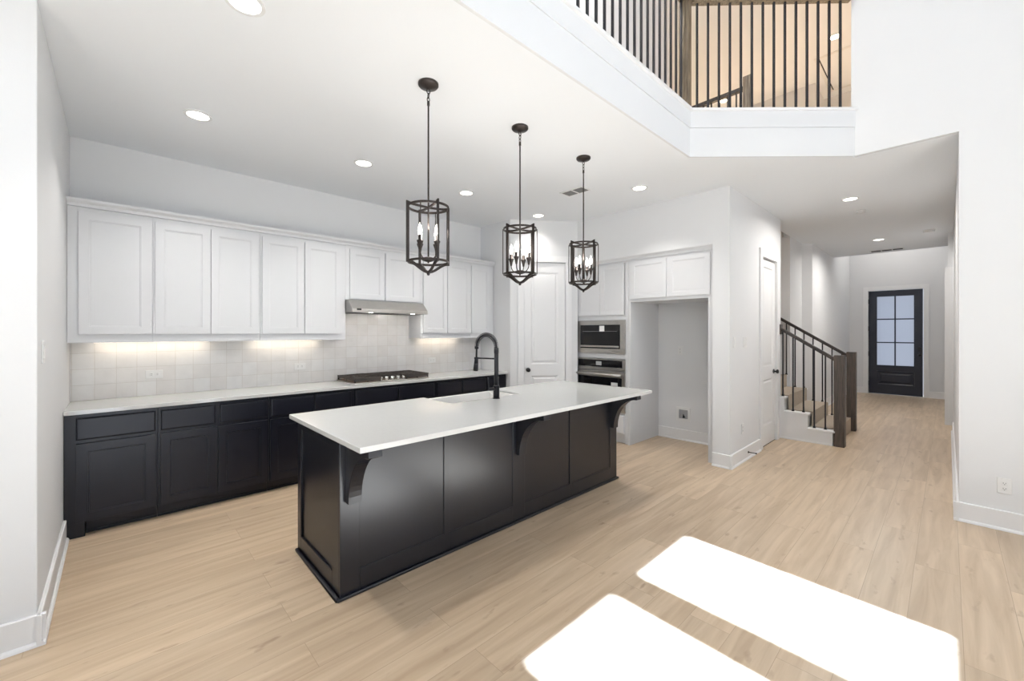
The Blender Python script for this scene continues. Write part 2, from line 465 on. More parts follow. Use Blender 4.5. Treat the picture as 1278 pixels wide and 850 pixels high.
# loft walls
st(MB().prism([(-3.5,2.6),(5.4,2.6),(5.4,6.5),(5.28,6.5),(5.28,2.72),(-3.5,2.72)], ZL-0.02, ZT).build('wall_loft_hall', 'wall', bevel=0.004))
st(b1(9.4, 10.2, 1.7, 6.5, ZL-0.02, ZT).build('wall_loft_back', 'wall'))
st(b1(10.2, 10.3, -0.2, 1.7, ZL-0.02, ZT).build('wall_loft_end', 'wall'))
st(b1(XW+0.14, 10.3, -0.3, -0.2, ZL-0.02, ZT).build('wall_loft_south', 'wall'))
st(b1(-3.6, 9.4, 6.5, 6.6, ZC, ZT).build('wall_loft_north', 'wall'))

# great room walls behind the camera, with windows
WIN = [(-2.93,-2.18),(-1.96,-1.21),(-0.66,0.09),(1.120,1.875),(2.095,2.840)]
WTOP = (3.49, 4.895); WLOW = (0.35, 2.75)
mb = MB()
xs = [-3.6] + [v for w in WIN for v in w] + [4.9]
for i in range(0, len(xs), 2): mb.box(xs[i], xs[i+1], -3.6, -3.5, 0, ZT)
for w in WIN:
    mb.box(w[0], w[1], -3.6, -3.5, 0, WLOW[0]); mb.box(w[0], w[1], -3.6, -3.5, WLOW[1], WTOP[0]); mb.box(w[0], w[1], -3.6, -3.5, WTOP[1], ZT)
st(mb.build('wall_front_room', 'wall'))
mb = MB(); SW = (-2.2, 1.2)
mb.box(-3.6, -3.5, -3.5, SW[0], 0, ZT); mb.box(-3.6, -3.5, SW[1], 3.0, 0, ZT)
mb.box(-3.6, -3.5, SW[0], SW[1], 0, 0.6); mb.box(-3.6, -3.5, SW[0], SW[1], 2.6, ZT)
st(mb.build('wall_side_room', 'wall'))
k = 0
def window(x0, x1, z0, z1, side=False):
    global k; k += 1
    mb = MB(); f = 0.035
    mb.box(x0, x0+f, -3.58, -3.53, z0, z1); mb.box(x1-f, x1, -3.58, -3.53, z0, z1)
    mb.box(x0+f, x1-f, -3.58, -3.53, z0, z0+f); mb.box(x0+f, x1-f, -3.58, -3.53, z1-f, z1)
    g = b1(x0+f, x1-f, -3.558, -3.552, z0+f, z1-f)
    if side:
        mt = Matrix.Rotation(-math.pi/2, 4, 'Z') @ Matrix.Identity(4)
        mb.move(mt); g.move(mt)
    o = st(mb.build('window_%d' % k, 'trim')); gl = g.build('window_glass', 'glass', o); gl['kind'] = 'structure'
for w in WIN:
    window(w[0], w[1], *WLOW); window(w[0], w[1], *WTOP)
window(-1.2, 0.5, 0.6, 2.6, True); window(0.5, 2.2, 0.6, 2.6, True)

# ------------------------------------------------------------------ baseboards (flat board with a quarter round)
def baseboard(name, runs, h=0.145, t=0.016):
    """runs = [((x0,y0),(x1,y1))] - room lies to the right of the direction of travel"""
    mb = MB()
    for (a, b_) in runs:
        a = Vector(a); b_ = Vector(b_); d = (b_-a).normalized(); L = (b_-a).length
        prof = [(0,0),(-(t+0.014),0),(-(t+0.012),0.010),(-(t+0.006),0.018),(-t,0.021),(-t,h-0.004),(-t+0.005,h),(0,h)]
        m2 = MB().prism_x(prof, 0, L)
        ang = math.atan2(d.y, d.x)
        m2.move(Matrix.Translation((a.x, a.y, 0)) @ Matrix.Rotation(ang, 4, 'Z'))
        mb.add(m2.v, m2.f)
    return st(mb.build(name, 'trim'))
e = 0.0295
baseboard('baseboard_left', [((-3.5,2.97),(X0+e,2.97)), ((X0,2.97-e),(X0,4.315))][0:1])
# left return wall faces +x: travel towards -y puts the room on the left, so go +y -> -y reversed
def bb(name, *runs): return baseboard(name, runs)
bb('baseboard_left_return', ((X0, 2.97-e), (X0, 4.30)))
bb('baseboard_column', ((XW, 1.80), (XW, YW-e)), ((XW-e, YW), (5.785, YW)))
bb('baseboard_alcove', ((5.60, 2.84), (5.60, 1.87)))
bb('baseboard_right', ((XW, -0.06+e), (XW, -3.5)))
bb('baseboard_foyer', ((13.1, 1.67), (13.1, 1.41)), ((13.1, 0.285), (13.1, 0.0)), ((9.05, 1.67), (13.1, 1.67)), ((8.16, 1.80), (8.86, 1.80)))
# hall right wall faces +y
bb('baseboard_hall_right', ((8.95, -0.06), (XW-e, -0.06)), ((13.1, 0.0), (9.68, 0.0)))
bb('baseboard_pantry', ((P0.x, P0.y), tuple(P0+dv*0.115)), (tuple(P0+dv*0.887), tuple(P1)))
st(b1(9.52, 9.62, -0.06, 0.035, 0, 2.5).build('trim_2', 'trim'))

# ------------------------------------------------------------------ doors
def panel_door(mb, w, h, rails, t=0.035, st_w=0.10):
    """two panel door, front faces -y, x 0..w; rails = [(z0,z1)] of the panels"""
    mb.box(0, w, -t+0.009, 0, 0.006, h)
    mb.box(0, st_w, -t, -t+0.009, 0.006, h); mb.box(w-st_w, w, -t, -t+0.009, 0.006, h)
    zs = [0.006] + [z for p in rails for z in p] + [h]
    for i in range(0, len(zs), 2): mb.box(st_w, w-st_w, -t, -t+0.009, zs[i], zs[i+1])
    for z0, z1 in rails:
        mb.rings(st_w, w-st_w, z0, z1, [(0,-t+0.001),(0.012,-t+0.0075),(0.022,-t+0.0088),(0.03,-t+0.0085),(0.045,-t+0.003)], back=False)
def knob(parent, x, y, z, m='black_metal', name='door_knob'):
    mb = MB().cyl((x, y, z), (x, y-0.008, z), 0.030, n=24).cyl((x, y-0.008, z), (x, y-0.035, z), 0.011, n=16)
    pf = [(0.011,0.0),(0.022,0.006),(0.028,0.016),(0.027,0.026),(0.018,0.032),(0.0,0.034)]
    kb = MB().lathe(pf, n=24).move(Matrix.Translation((x, y-0.030, z)) @ Matrix.Rotation(math.pi/2, 4, 'X'))
    mb.add(kb.v, kb.f, True)
    return mb.build(name, m, parent)
def casing(name, x0, x1, h, mtx, wd=0.085, t=0.018):
    mb = MB()
    mb.box(x0-wd, x0, -t, 0, 0, h+wd); mb.box(x1, x1+wd, -t, 0, 0, h+wd); mb.box(x0, x1, -t, 0, h, h+wd)
    mb.box(x0, x0+0.004, 0, 0.10, 0, h); mb.box(x1-0.004, x1, 0, 0.10, 0, h); mb.box(x0, x1, 0, 0.10, h-0.004, h)
    mb.move(mtx)
    return st(mb.build(name, 'trim', bevel=0.002))

def place_door(name, x0, x1, h, mtx, knob_x, panels=((0.26, 0.855), (1.02, 2.315)), hinge=None, y=0.045):
    w = x1-x0-0.016
    o = bpy.data.objects.new(name, None)
    mb = MB(); panel_door(mb, w, h-0.012, panels)
    d = mb.build(name, 'trim')
    bpy.data.objects.remove(o)
    d.matrix_world = mtx @ Matrix.Translation((x0+0.008, y, 0)); st(d)
    knob(d, knob_x-x0-0.008, -0.035, 0.94)
    if hinge is not None:
        for z in (0.25, 1.0, 1.75, 2.25):
            MB().cyl((hinge, -0.04, z-0.045), (hinge, -0.04, z+0.045), 0.007, n=10).build('hinge', 'chrome', d)
    return d
place_door('door_1', DA, DB, 2.462, PW, DA+0.062)
casing('trim_3', DA, DB, 2.462, PW)
CM = Matrix.Translation((0, YW, 0))
place_door('door_2', 5.89, 6.53, 2.425, CM, 6.465, hinge=-0.002, y=0.05)
casing('trim_4', 5.89, 6.53, 2.425, CM, wd=0.10)
st(b1(5.895, 6.525, YW+0.01, YW+0.11, 0.0, 0.004).build('trim_5', 'dark'))

# front door: local x runs towards -y (rotated -90 deg), front faces -x
FM = Matrix.Translation((13.1, 1.312, 0)) @ Matrix.Rotation(-math.pi/2, 4, 'Z')
W = 0.925; H = 2.442
gx = (0.135, 0.795); gz = (0.675, 2.318)
mb = MB()
mb.box(0, W, 0.012, 0.05, 0.01, gz[0]); mb.box(0, W, 0.012, 0.05, gz[1], H); mb.box(0, gx[0], 0.012, 0.05, gz[0], gz[1]); mb.box(gx[1], W, 0.012, 0.05, gz[0], gz[1])
mb.rings(0.14, 0.79, 0.22, 0.55, [(0, 0.012),(0,-0.004),(0.02,-0.004),(0.035,0.010),(0.06,0.010),(0.085,0.002)], back=False)
fd = st(mb.build('door_3', 'door_black')); fd.matrix_world = FM
mb = MB()
for x in gx: mb.box(x-0.014, x+0.014, 0.004, 0.020, gz[0]-0.014, gz[1]+0.014)
for z in gz: mb.box(gx[0], gx[1], 0.004, 0.020, z-0.014, z+0.014)
xm = sum(gx)/2; mb.box(xm-0.013, xm+0.013, 0.008, 0.03, gz[0], gz[1])
for z in (gz[0]+(gz[1]-gz[0])/3, gz[0]+2*(gz[1]-gz[0])/3): mb.box(gx[0], gx[1], 0.008, 0.03, z-0.013, z+0.013)
mb.build('glazing_bars', 'door_black', fd)
b1(gx[0], gx[1], 0.030, 0.036, gz[0], gz[1]).build('door_glass', 'frosted', fd)
mb = MB(); mb.box(0.845, 0.905, -0.010, 0.012, 1.03, 1.13); mb.cyl((0.875, 0, 1.08), (0.875, -0.03, 1.08), 0.018, n=16)
mb.build('deadbolt', 'black_metal', fd)
knob(fd, 0.875, 0.012, 0.95)
for z in (0.25, 0.95, 1.55, 2.2): MB().cyl((-0.004, 0.008, z-0.055), (-0.004, 0.008, z+0.055), 0.009, n=10).build('hinge', 'black_metal', fd)
casing('trim_6', -0.012, W+0.012, 2.455, FM, wd=0.09)

# ------------------------------------------------------------------ cabinetry (local frame: x to the right, front faces -y at y=0)
def shaker(w, h, t=0.019, fw=0.058, rec=0.007):
    return MB().rings(0, w, 0, h, [(0,0),(0,-t+0.0008),(0.0008,-t),(fw,-t),(fw+0.0015,-t+rec*0.45),(fw+0.008,-t+rec*0.5),(fw+0.0095,-t+rec)])
def slab(w, h, t=0.019):
    return MB().rings(0, w, 0, h, [(0,0),(0,-t+0.006),(0.006,-t+0.001),(0.010,-t)])
def put(mb, x, z, y=0): return mb.move(Matrix.Translation((x, y, z)))

YF = 4.30   # base cabinet face
base = [
 (-0.268, 0.238, [(-0.208,0.224)], 'leftmost black base cabinet against the white side wall, one door and one drawer'),
 (0.238, 1.014, [(0.256,0.609),(0.642,1.000)], 'black base cabinet second from the left wall, two drawers over a pair of doors'),
 (1.014, 1.800, [(1.029,1.403),(1.414,1.775)], 'black base cabinet half hidden behind the island left end, left of the cooktop'),
 (1.800, 2.806, [(1.822,2.305),(2.315,2.786)], 'wide black base cabinet directly under the gas cooktop'),
 (2.806, 3.614, [(2.827,3.199),(3.209,3.598)], 'black base cabinet right of the cooktop, seen behind the kitchen faucet'),
 (3.614, 3.98, [(3.631,3.945)], 'narrow rightmost black base cabinet next to the pantry door'),
]
for bi, (xa, xb, cols, lab) in enumerate(base):
    r = root('base_cabinet', lab, 'cabinet', (xa, YF, 0), 0, 'black base cabinets')
    w = xb-xa-0.001
    mb = MB(); mb.box(0, w, 0, 0.555, 0.105, 0.884)
    if bi == 0: mb.box(0, 0.105, 0, 0.07, 0, 0.105)
    mb.build('body', 'cab_navy', r, bevel=0.0015)
    tk = MB().box(0.106 if bi == 0 else 0, w, 0.07, 0.085, 0, 0.105)
    tk.box(0.106 if bi == 0 else 0, w, 0.056, 0.07, 0, 0.018)
    tk.build('toe_kick', 'cab_navy', r, bevel=0.003)
    for a, c in cols:
        put(slab(c-a, 0.156, t=0.021), a-xa, 0.699).build('drawer', 'cab_navy', r)
        if bi in (1, 2, 4): aa, cc = a-0.003, c+0.003
        else: aa, cc = a, c
        if (a, c) == cols[0] and len(cols) == 2: cc = (cols[0][1]+cols[1][0])/2-0.0025
        if len(cols) == 2 and (a, c) == cols[1]: aa = (cols[0][1]+cols[1][0])/2+0.0025
        put(shaker(cc-aa, 0.562, t=0.021, rec=0.010), aa-xa, 0.110).build('door', 'cab_navy', r)

r = tag(b1(X0+0.001, 3.98, YF-0.035, YB-0.001, 0.885, 0.914).build('kitchen_countertop', 'quartz', bevel=0.003),
        'long white quartz countertop along the tiled rear wall', 'countertop')
# backsplash
mb = MB()
mb.box(X0+0.002, 3.98, YB-0.010, YB-0.0005, 0.915, 1.405)
mb.box(1.815, 2.778, YB-0.010, YB-0.0005, 1.405, 1.80)
tag(mb.build('backsplash_tile', 'tile'), 'glossy off-white square tile backsplash between counter and wall cabinets', 'backsplash')

# wall cabinets
YU = 4.57
upper = [
 (-0.268, 0.221, [(-0.208,0.206)], 1.395, 'leftmost white wall cabinet, single door beside the side wall'),
 (0.221, 1.003, [(0.236,0.611),(0.617,0.988)], 1.395, 'white double-door wall cabinet second from the left wall'),
 (1.003, 1.824, [(1.019,1.395),(1.403,1.778)], 1.395, 'white double-door wall cabinet directly left of the range hood'),
 (1.824, 2.768, [(1.869,2.277),(2.290,2.720)], 1.828, 'short white wall cabinet with two doors above the range hood'),
 (2.768, 3.555, [(2.800,3.162),(3.168,3.541)], 1.395, 'white double-door wall cabinet directly right of the range hood'),
 (3.555, 3.98, [(3.569,3.900)], 1.395, 'rightmost white wall cabinet, single door in the rear corner'),
]
for bi, (xa, xb, cols, zb, lab) in enumerate(upper):
    r = root('wall_cabinet', lab, 'cabinet', (xa, YU, zb), 0, 'white wall cabinets')
    w = xb-xa-0.001
    b1(0, w, 0, YB-YU-0.012, 0, 2.43-zb).build('body', 'cab_white', r, bevel=0.0015)
    if zb < 1.6:
        b1(0, w, -0.002, 0.018, -0.005, 0.0).build('light_rail', 'cab_white', r)
    for a, c in cols:
        zd = 0.062 if zb < 1.6 else 0.012
        put(shaker(c-a, 2.395-zb-zd), a-xa, zd).build('door', 'cab_white', r)
def crown_profile(s=1):
    return [(0,0),(-0.020*s,0),(-0.021*s,0.010),(-0.026*s,0.022),(-0.038*s,0.034),(-0.044*s,0.041),(-0.046*s,0.056),(0,0.056)]
cr = MB().prism_x([(YU+y, 2.43+z) for y, z in crown_profile()], X0+0.001, 3.98)
tag(cr.build('crown_molding', 'cab_white'), 'long white crown molding topping the wall cabinets over the counter', 'molding')

# range hood
hx0, hx1 = 1.828, 2.764
r = root('range_hood', 'slim stainless steel range hood above the gas cooktop', 'range hood', (hx0, YU, 1.69))
hw = hx1-hx0
MB().prism_x([(0.28,0.137),(0.28,0.012),(-0.175,0.012),(-0.175,0.038),(-0.065,0.137)], 0, hw).build('canopy', 'steel', r, bevel=0.003)
b1(0.0, hw, -0.18, 0.28, 0.0, 0.0115).build('underside_rim', 'steel', r, bevel=0.002)
MB().box(0.06, 0.46, -0.12, 0.2, -0.004, -0.0005).box(0.50, 0.90, -0.12, 0.2, -0.004, -0.0005).build('grease_filter', 'vent_dark', r)
for x in (0.22, 0.74):
    MB().cyl((x, -0.150, 0.0), (x, -0.150, -0.004), 0.022, n=20).build('hood_lamp', 'lens', r)
for x in (0.22, 0.74): lamp('hood_glow', 'AREA', (hx0+x, YU-0.15, 1.684), 2.2, (1.0, 0.93, 0.84), 0.05, direction=(0, 0.5, -1))  # light added here to brighten the backsplash under the hood
b1(0.05, 0.10, -0.178, -0.172, 0.02, 0.04).build('switch_panel', 'dark', r)

# cooktop
cx0, cx1, cy0, cy1 = 1.835, 2.762, 4.355, 4.85
r = root('gas_cooktop', 'stainless gas cooktop with black cast iron grates and chrome knobs in the rear counter', 'cooktop', (cx0, cy0, 0.914))
cw = cx1-cx0; cd = cy1-cy0
MB().box(0, cw, 0, cd, 0, 0.012).build('cooktop_tray', 'steel', r, bevel=0.003)
MB().box(0.015, 0.308, 0.02, cd-0.02, 0.0121, 0.016).box(0.313, 0.614, 0.12, cd-0.02, 0.0121, 0.016).box(0.619, 0.912, 0.02, cd-0.02, 0.0121, 0.016).build('spill_pan', 'burner', r)  # brown plates imitate the tray's reflection seen between the grate bars
def grate(x0, x1, y0, y1):
    mb = MB(); h0, h1 = 0.038, 0.064
    for y in (y0, y1-0.012): mb.box(x0, x1, y, y+0.012, h0-0.012, h1)
    for x in (x0, x1-0.012): mb.box(x, x+0.012, y0, y1, h0, h1)
    n = 5
    for i in range(1, n): 
        x = x0+(x1-x0)*i/n; mb.box(x-0.005, x+0.005, y0, y1, h0+0.004, h1)
    ym = (y0+y1)/2; mb.box(x0, x1, ym-0.006, ym+0.006, h0, h1)
    for x in (x0, x1-0.014, (x0+x1)/2-0.007):
        for y in (y0, y1-0.014, ym-0.007): mb.box(x, x+0.014, y, y+0.014, 0.012, h0)
    return mb
for a, b_, y_ in ((0.008, 0.308, 0.012), (0.313, 0.614, 0.125), (0.619, 0.919, 0.012)):
    grate(a, b_, y_, cd-0.012).build('grate', 'iron', r, bevel=0.002)
for x, y, rr in ((0.155, 0.13, 0.045), (0.155, 0.36, 0.038), (0.455, 0.30, 0.055), (0.755, 0.13, 0.038), (0.755, 0.36, 0.045)):
    MB().cyl((x, y, 0.012), (x, y, 0.022), rr, n=24).cyl((x, y, 0.022), (x, y, 0.029), rr*0.75, n=24).build('burner', 'burner', r)
for i in range(5):
    x = 0.325+0.072*i
    kb = MB().cyl((x, 0.062, 0.012), (x, 0.062, 0.018), 0.027, n=20).cyl((x, 0.062, 0.018), (x, 0.056, 0.050), 0.023, 0.019, n=20)
    kb.build('control_knob', 'chrome', r)

# oven tower: local x towards -y, front faces -x
XF = 4.84
TL = 3.735
def RF(y): return (XF, y, 0)
r = root('oven_cabinet', 'tall white cabinet holding the microwave and wall oven', 'cabinet', RF(TL), -math.pi/2)
tw = TL-2.879
mb = MB()
mb.box(0, tw, 0.03, 0.60, 0.0, 2.43)
mb.box(0, 0.045, 0, 0.03, 0.0, 2.43); mb.box(tw-0.045, tw, 0, 0.03, 0, 2.43)
for z0, z1 in ((0.10, 0.40), (1.115, 1.178), (1.632, 1.700), (2.38, 2.43)): mb.box(0.045, tw-0.045, 0, 0.03, z0, z1)
mb.build('body', 'cab_white', r, bevel=0.0015)
dw = (tw-0.11)/2
for i in range(2):
    put(shaker(dw-0.002, 0.68), 0.055+i*(dw+0.002), 1.700).build('door', 'cab_white', r)
put(slab(tw-0.11, 0.24), 0.055, 0.13).build('drawer', 'cab_white', r)
# microwave
r = root('microwave', 'built-in stainless microwave with black window above the wall oven', 'microwave', (XF-0.002, 3.70, 1.18), -math.pi/2)
mw, mh = 0.785, 0.45
mb = MB()
fr = 0.058
mb.box(0, mw, -0.018, 0, 0, 0.066); mb.box(0, mw, -0.018, 0, mh-0.058, mh); mb.box(0, fr, -0.018, 0, 0.066, mh-0.058); mb.box(mw-0.075, mw, -0.018, 0, 0.066, mh-0.058)
mb.build('trim_kit', 'steel', r, bevel=0.002)
b1(fr+0.002, mw-0.077, -0.014, 0.0, 0.068, mh-0.06).build('door_window', 'blackglass', r)
MB().box(fr+0.02, mw-0.085, -0.040, -0.026, 0.082, 0.108).box(fr+0.03, fr+0.05, -0.027, -0.014, 0.088, 0.102).box(mw-0.115, mw-0.095, -0.027, -0.014, 0.088, 0.102).build('handle', 'steel', r, bevel=0.004)
b1(0.385, 0.465, -0.0160, -0.0145, 0.300, 0.378).build('sticker', 'sticker', r)
b1(0.10, 0.66, -0.0152, -0.0142, 0.30, 0.303).build('rack_line', 'grey_plastic', r)
# wall oven
r = root('wall_oven', 'built-in stainless wall oven with black glass below the microwave', 'oven', (XF-0.002, 3.70, 0.405), -math.pi/2)
oh = 0.70
mb = MB(); mb.box(0, mw, -0.012, 0, 0.545, oh); mb.box(0, 0.03, -0.022, 0, 0, 0.535); mb.box(mw-0.045, mw, -0.022, 0, 0, 0.535)
mb.box(0.03, mw-0.045, -0.022, 0, 0, 0.06); mb.box(0.03, mw-0.045, -0.022, 0, 0.455, 0.535)
mb.build('oven_frame', 'steel', r, bevel=0.002)
b1(0.03, mw-0.045, -0.016, -0.0125, 0.59, 0.685).build('control_panel', 'blackglass', r)
b1(0.33, 0.42, -0.0172, -0.0162, 0.61, 0.665).build('display', 'grey_plastic', r)
b1(0.032, mw-0.047, -0.019, 0.0, 0.062, 0.453).build('oven_window', 'blackglass', r)
mb = MB().cyl((0.03, -0.062, 0.49), (mw-0.04, -0.062, 0.49), 0.014, n=16)
mb.cyl((0.06, -0.062, 0.49), (0.06, -0.02, 0.49), 0.009).cyl((mw-0.07, -0.062, 0.49), (mw-0.07, -0.02, 0.49), 0.009)
mb.build('handle', 'steel', r)
b1(0.575, 0.675, -0.0208, -0.0195, 0.345, 0.39).build('sticker', 'sticker', r)
# refrigerator surround
r = root('refrigerator_cabinet', 'white cabinet with two square doors above the empty refrigerator alcove', 'cabinet', RF(2.8755), -math.pi/2)
fw = 2.8755-1.803
mb = MB()
mb.box(0, fw, 0.0, 0.60, 1.862, 2.43)
mb.box(0, 0.028, 0.0, 0.755, 0.0, 1.862); mb.box(fw-0.065, fw, 0.0, 0.70, 0.0, 1.862)
mb.build('body', 'cab_white', r, bevel=0.0015)
for a, c in ((2.833, 2.358), (2.331, 1.842)):
    put(shaker(a-c, 0.475, fw=0.052), 2.875-a, 1.900).build('door', 'cab_white', r)
MB().prism_x([(0,0),(-0.014,0),(-0.012,0.012),(-0.004,0.018),(0,0.018)], 0, 0.02).build('shoe_block', 'cab_white', r)
cm = MB().prism_x([(y*0.9, 2.405+z) for y, z in crown_profile()], 0, TL-1.803).move(Matrix.Translation((XF-0.0005, TL, 0)) @ Matrix.Rotation(-math.pi/2, 4, 'Z'))
tag(cm.build('crown_molding', 'cab_white'), 'white crown molding over the oven and refrigerator cabinets', 'molding')

# ------------------------------------------------------------------ island
r = root('kitchen_island', 'long black panelled kitchen island with three corbels under a white top', 'kitchen island', (0.888, 2.30, 0))
IX0, IX1, IY0, IY1 = 0.888, 3.645, 2.30, 3.03
IL = IX1-IX0; ID = IY1-IY0
mb = b1(0.012, IL-0.012, 0.014, ID, 0.0, 0.655)
mb.prism([(0.012,0.0145),(IL-0.012,0.0145),(IL-0.012,ID),(1.780,ID),(1.780,0.384),(1.014,0.384),(1.014,ID),(0.012,ID)], 0.655, 0.884)
mb.build('body', 'cab_black', r)
# front face frame and end frames
mb = MB()
pan = [(1.00, 1.572), (1.612, 2.200), (2.330, 2.895), (2.935, 3.530)]
edges = [IX0] + [v for p in pan for v in p] + [IX1]
for i in range(0, len(edges), 2): mb.box(edges[i]-IX0, edges[i+1]-IX0, 0, 0.014, 0.0, 0.884)
for a, c in pan: mb.box(a-IX0, c-IX0, 0, 0.014, 0.0, 0.135); mb.box(a-IX0, c-IX0, 0, 0.014, 0.80, 0.884)
mb.build('front_frame', 'cab_black', r, bevel=0.002)
for a, c in pan:
    MB().rings(a-IX0, c-IX0, 0.135, 0.80, [(0, 0.0141), (0.0, 0.0065), (0.001, 0.0062)], back=False).build('panel', 'cab_black', r)
for x0_, sgn in ((0.0, 1), (IL-0.012, 1)):
    mb = MB(); mb.box(x0_, x0_+0.012, 0.0145, 0.115, 0, 0.884); mb.box(x0_, x0_+0.012, ID-0.065, ID, 0, 0.884)
    mb.box(x0_, x0_+0.012, 0.115, ID-0.065, 0, 0.115); mb.box(x0_, x0_+0.012, 0.115, ID-0.065, 0.825, 0.884)
    mb.build('end_frame', 'cab_black', r, bevel=0.002)
# shoe molding round the base
mb = MB(); q = 0.018
mb.box(-q, IL+q, -q, 0, 0, 0.02); mb.box(-q, 0, 0, ID, 0, 0.02); mb.box(IL, IL+q, 0, ID, 0, 0.02)
mb.build('base_molding', 'cab_black', r, bevel=0.006)
# doors on the kitchen side
n = 4
for i in range(n):
    if i == 2: continue
    w = (IL-0.06)/n
    mb = shaker(w-0.02, 0.72).move(Matrix.Translation((0.03+(i+1)*w-0.01, ID, 0.11)) @ Matrix.Rotation(math.pi, 4, 'Z'))
    mb.build('door', 'cab_black', r)
def corbel_pts():
    pts = [(0, 0.883), (-0.285, 0.883), (-0.290, 0.838)]
    for i in range(16):
        t = math.pi/2*i/15
        # concave quarter curve from the tip back to the foot
        y2 = -0.038 - 0.247*(1-math.sin(t)); z2 = 0.832 - 0.298*(1-math.cos(t))
        pts.append((y2, z2))
    pts += [(-0.038, 0.528), (0, 0.528)]
    return pts
for xc in (0.957, 2.272, 3.572):
    pts = corbel_pts()
    MB().prism_x(pts, xc-0.0375-IX0, xc+0.0375-IX0).build('corbel', 'cab_black', r, bevel=0.002)
    b1(xc+0.0375-IX0+0.001, xc+0.0375-IX0+0.03, -0.28, -0.2, 0.878, 0.883).build('mounting_plate', 'steel', r)

# island top with farmhouse sink cut-out
sx0, sx1, sy = 1.905, 2.665, 2.685
tp = [(0.853, 1.960), (3.722, 1.958), (3.722, 3.095), (sx1, 3.095), (sx1, sy), (sx0, sy), (sx0, 3.095), (0.853, 3.095)]
tag(MB().prism(tp, 0.885, 0.914).build('island_countertop', 'quartz', bevel=0.003), 'white quartz island countertop overhanging the black island', 'countertop')
r = root('farmhouse_sink', 'white apron-front sink set into the back edge of the island top', 'sink', (sx0, sy, 0.66))
sw, sd, sh = sx1-sx0, 3.11-sy, 0.238
mb = MB(); t = 0.022
mb.box(0.002, sw-0.002, 0.002, sd, 0, t)
mb.box(0.002, t, 0.002, sd, t, sh); mb.box(sw-t, sw-0.002, 0.002, sd, t, sh); mb.box(t, sw-t, 0.002, t, t, sh); mb.box(t, sw-t, sd-t, sd, t, sh)
mb.build('basin', 'porcelain', r, bevel=0.006, seg=3)
MB().cyl((sw/2, sd/2, t), (sw/2, sd/2, t+0.003), 0.045, n=24).build('drain', 'chrome', r)

# faucet
fx, fy, fz = 2.322, 2.628, 0.914
r = root('kitchen_faucet', 'tall matte black spring-neck faucet standing on the island top', 'faucet', (fx, fy, fz))
mb = MB().cyl((0,0,0), (0,0,0.006), 0.031, n=24).cyl((0,0,0.006), (0,0,0.105), 0.027, n=24).cyl((0,0,0.105), (0,0,0.113), 0.027, 0.019, n=24)
mb.build('base', 'black_metal', r)
MB().cyl((0,0,0.112), (0,0,0.41), 0.0185, n=20).cyl((0,0,0.38), (0,0,0.428), 0.0205, n=20).build('riser', 'black_metal', r)
R = 0.132; arc = []
for i in range(41):
    t = math.pi*i/40
    arc.append((0, R-R*math.cos(t), 0.428+0.108*math.sin(t)))
MB().tube(arc, 0.008, n=10).build('hose', 'black_metal', r)
coil = []
turns = 24; steps = turns*10
for i in range(steps+1):
    t = math.pi*i/steps
    c = Vector((0, R-R*math.cos(t), 0.428+0.108*math.sin(t)))
    tg = Vector((0, R*math.sin(t), 0.108*math.cos(t))).normalized(); nx = Vector((1,0,0)); ny = tg.cross(nx)
    a = 2*math.pi*turns*i/steps
    coil.append(c + nx*0.0185*math.cos(a) + ny*0.0185*math.sin(a))
MB().tube(coil, 0.0028, n=5).build('spring', 'black_metal', r)
MB().cyl((0,2*R,0.43), (0,2*R,0.41), 0.018, n=18).cyl((0,2*R,0.42), (0,2*R+0.004,0.33), 0.0085, n=12).build('hose_end', 'black_metal', r)
MB().cyl((0,0,0.335), (0,2*R-0.002,0.328), 0.007, n=12).ring((0,2*R+0.002,0.328), 0.021, 0.005, n=24, h=0.016).build('support_arm', 'black_metal', r)
MB().cyl((0,2*R+0.003,0.332), (0,2*R+0.007,0.28), 0.015, 0.020, n=18).cyl((0,2*R+0.007,0.28), (0,2*R+0.016,0.215), 0.020, 0.023, n=18).build('spray_head', 'black_metal', r)
MB().cyl((-0.02,0,0.082), (-0.078,0.01,0.084), 0.0135, n=16).cyl((-0.072,0.01,0.086), (-0.084,0.012,0.180), 0.0055, 0.0045, n=12).build('lever_handle', 'black_metal', r)

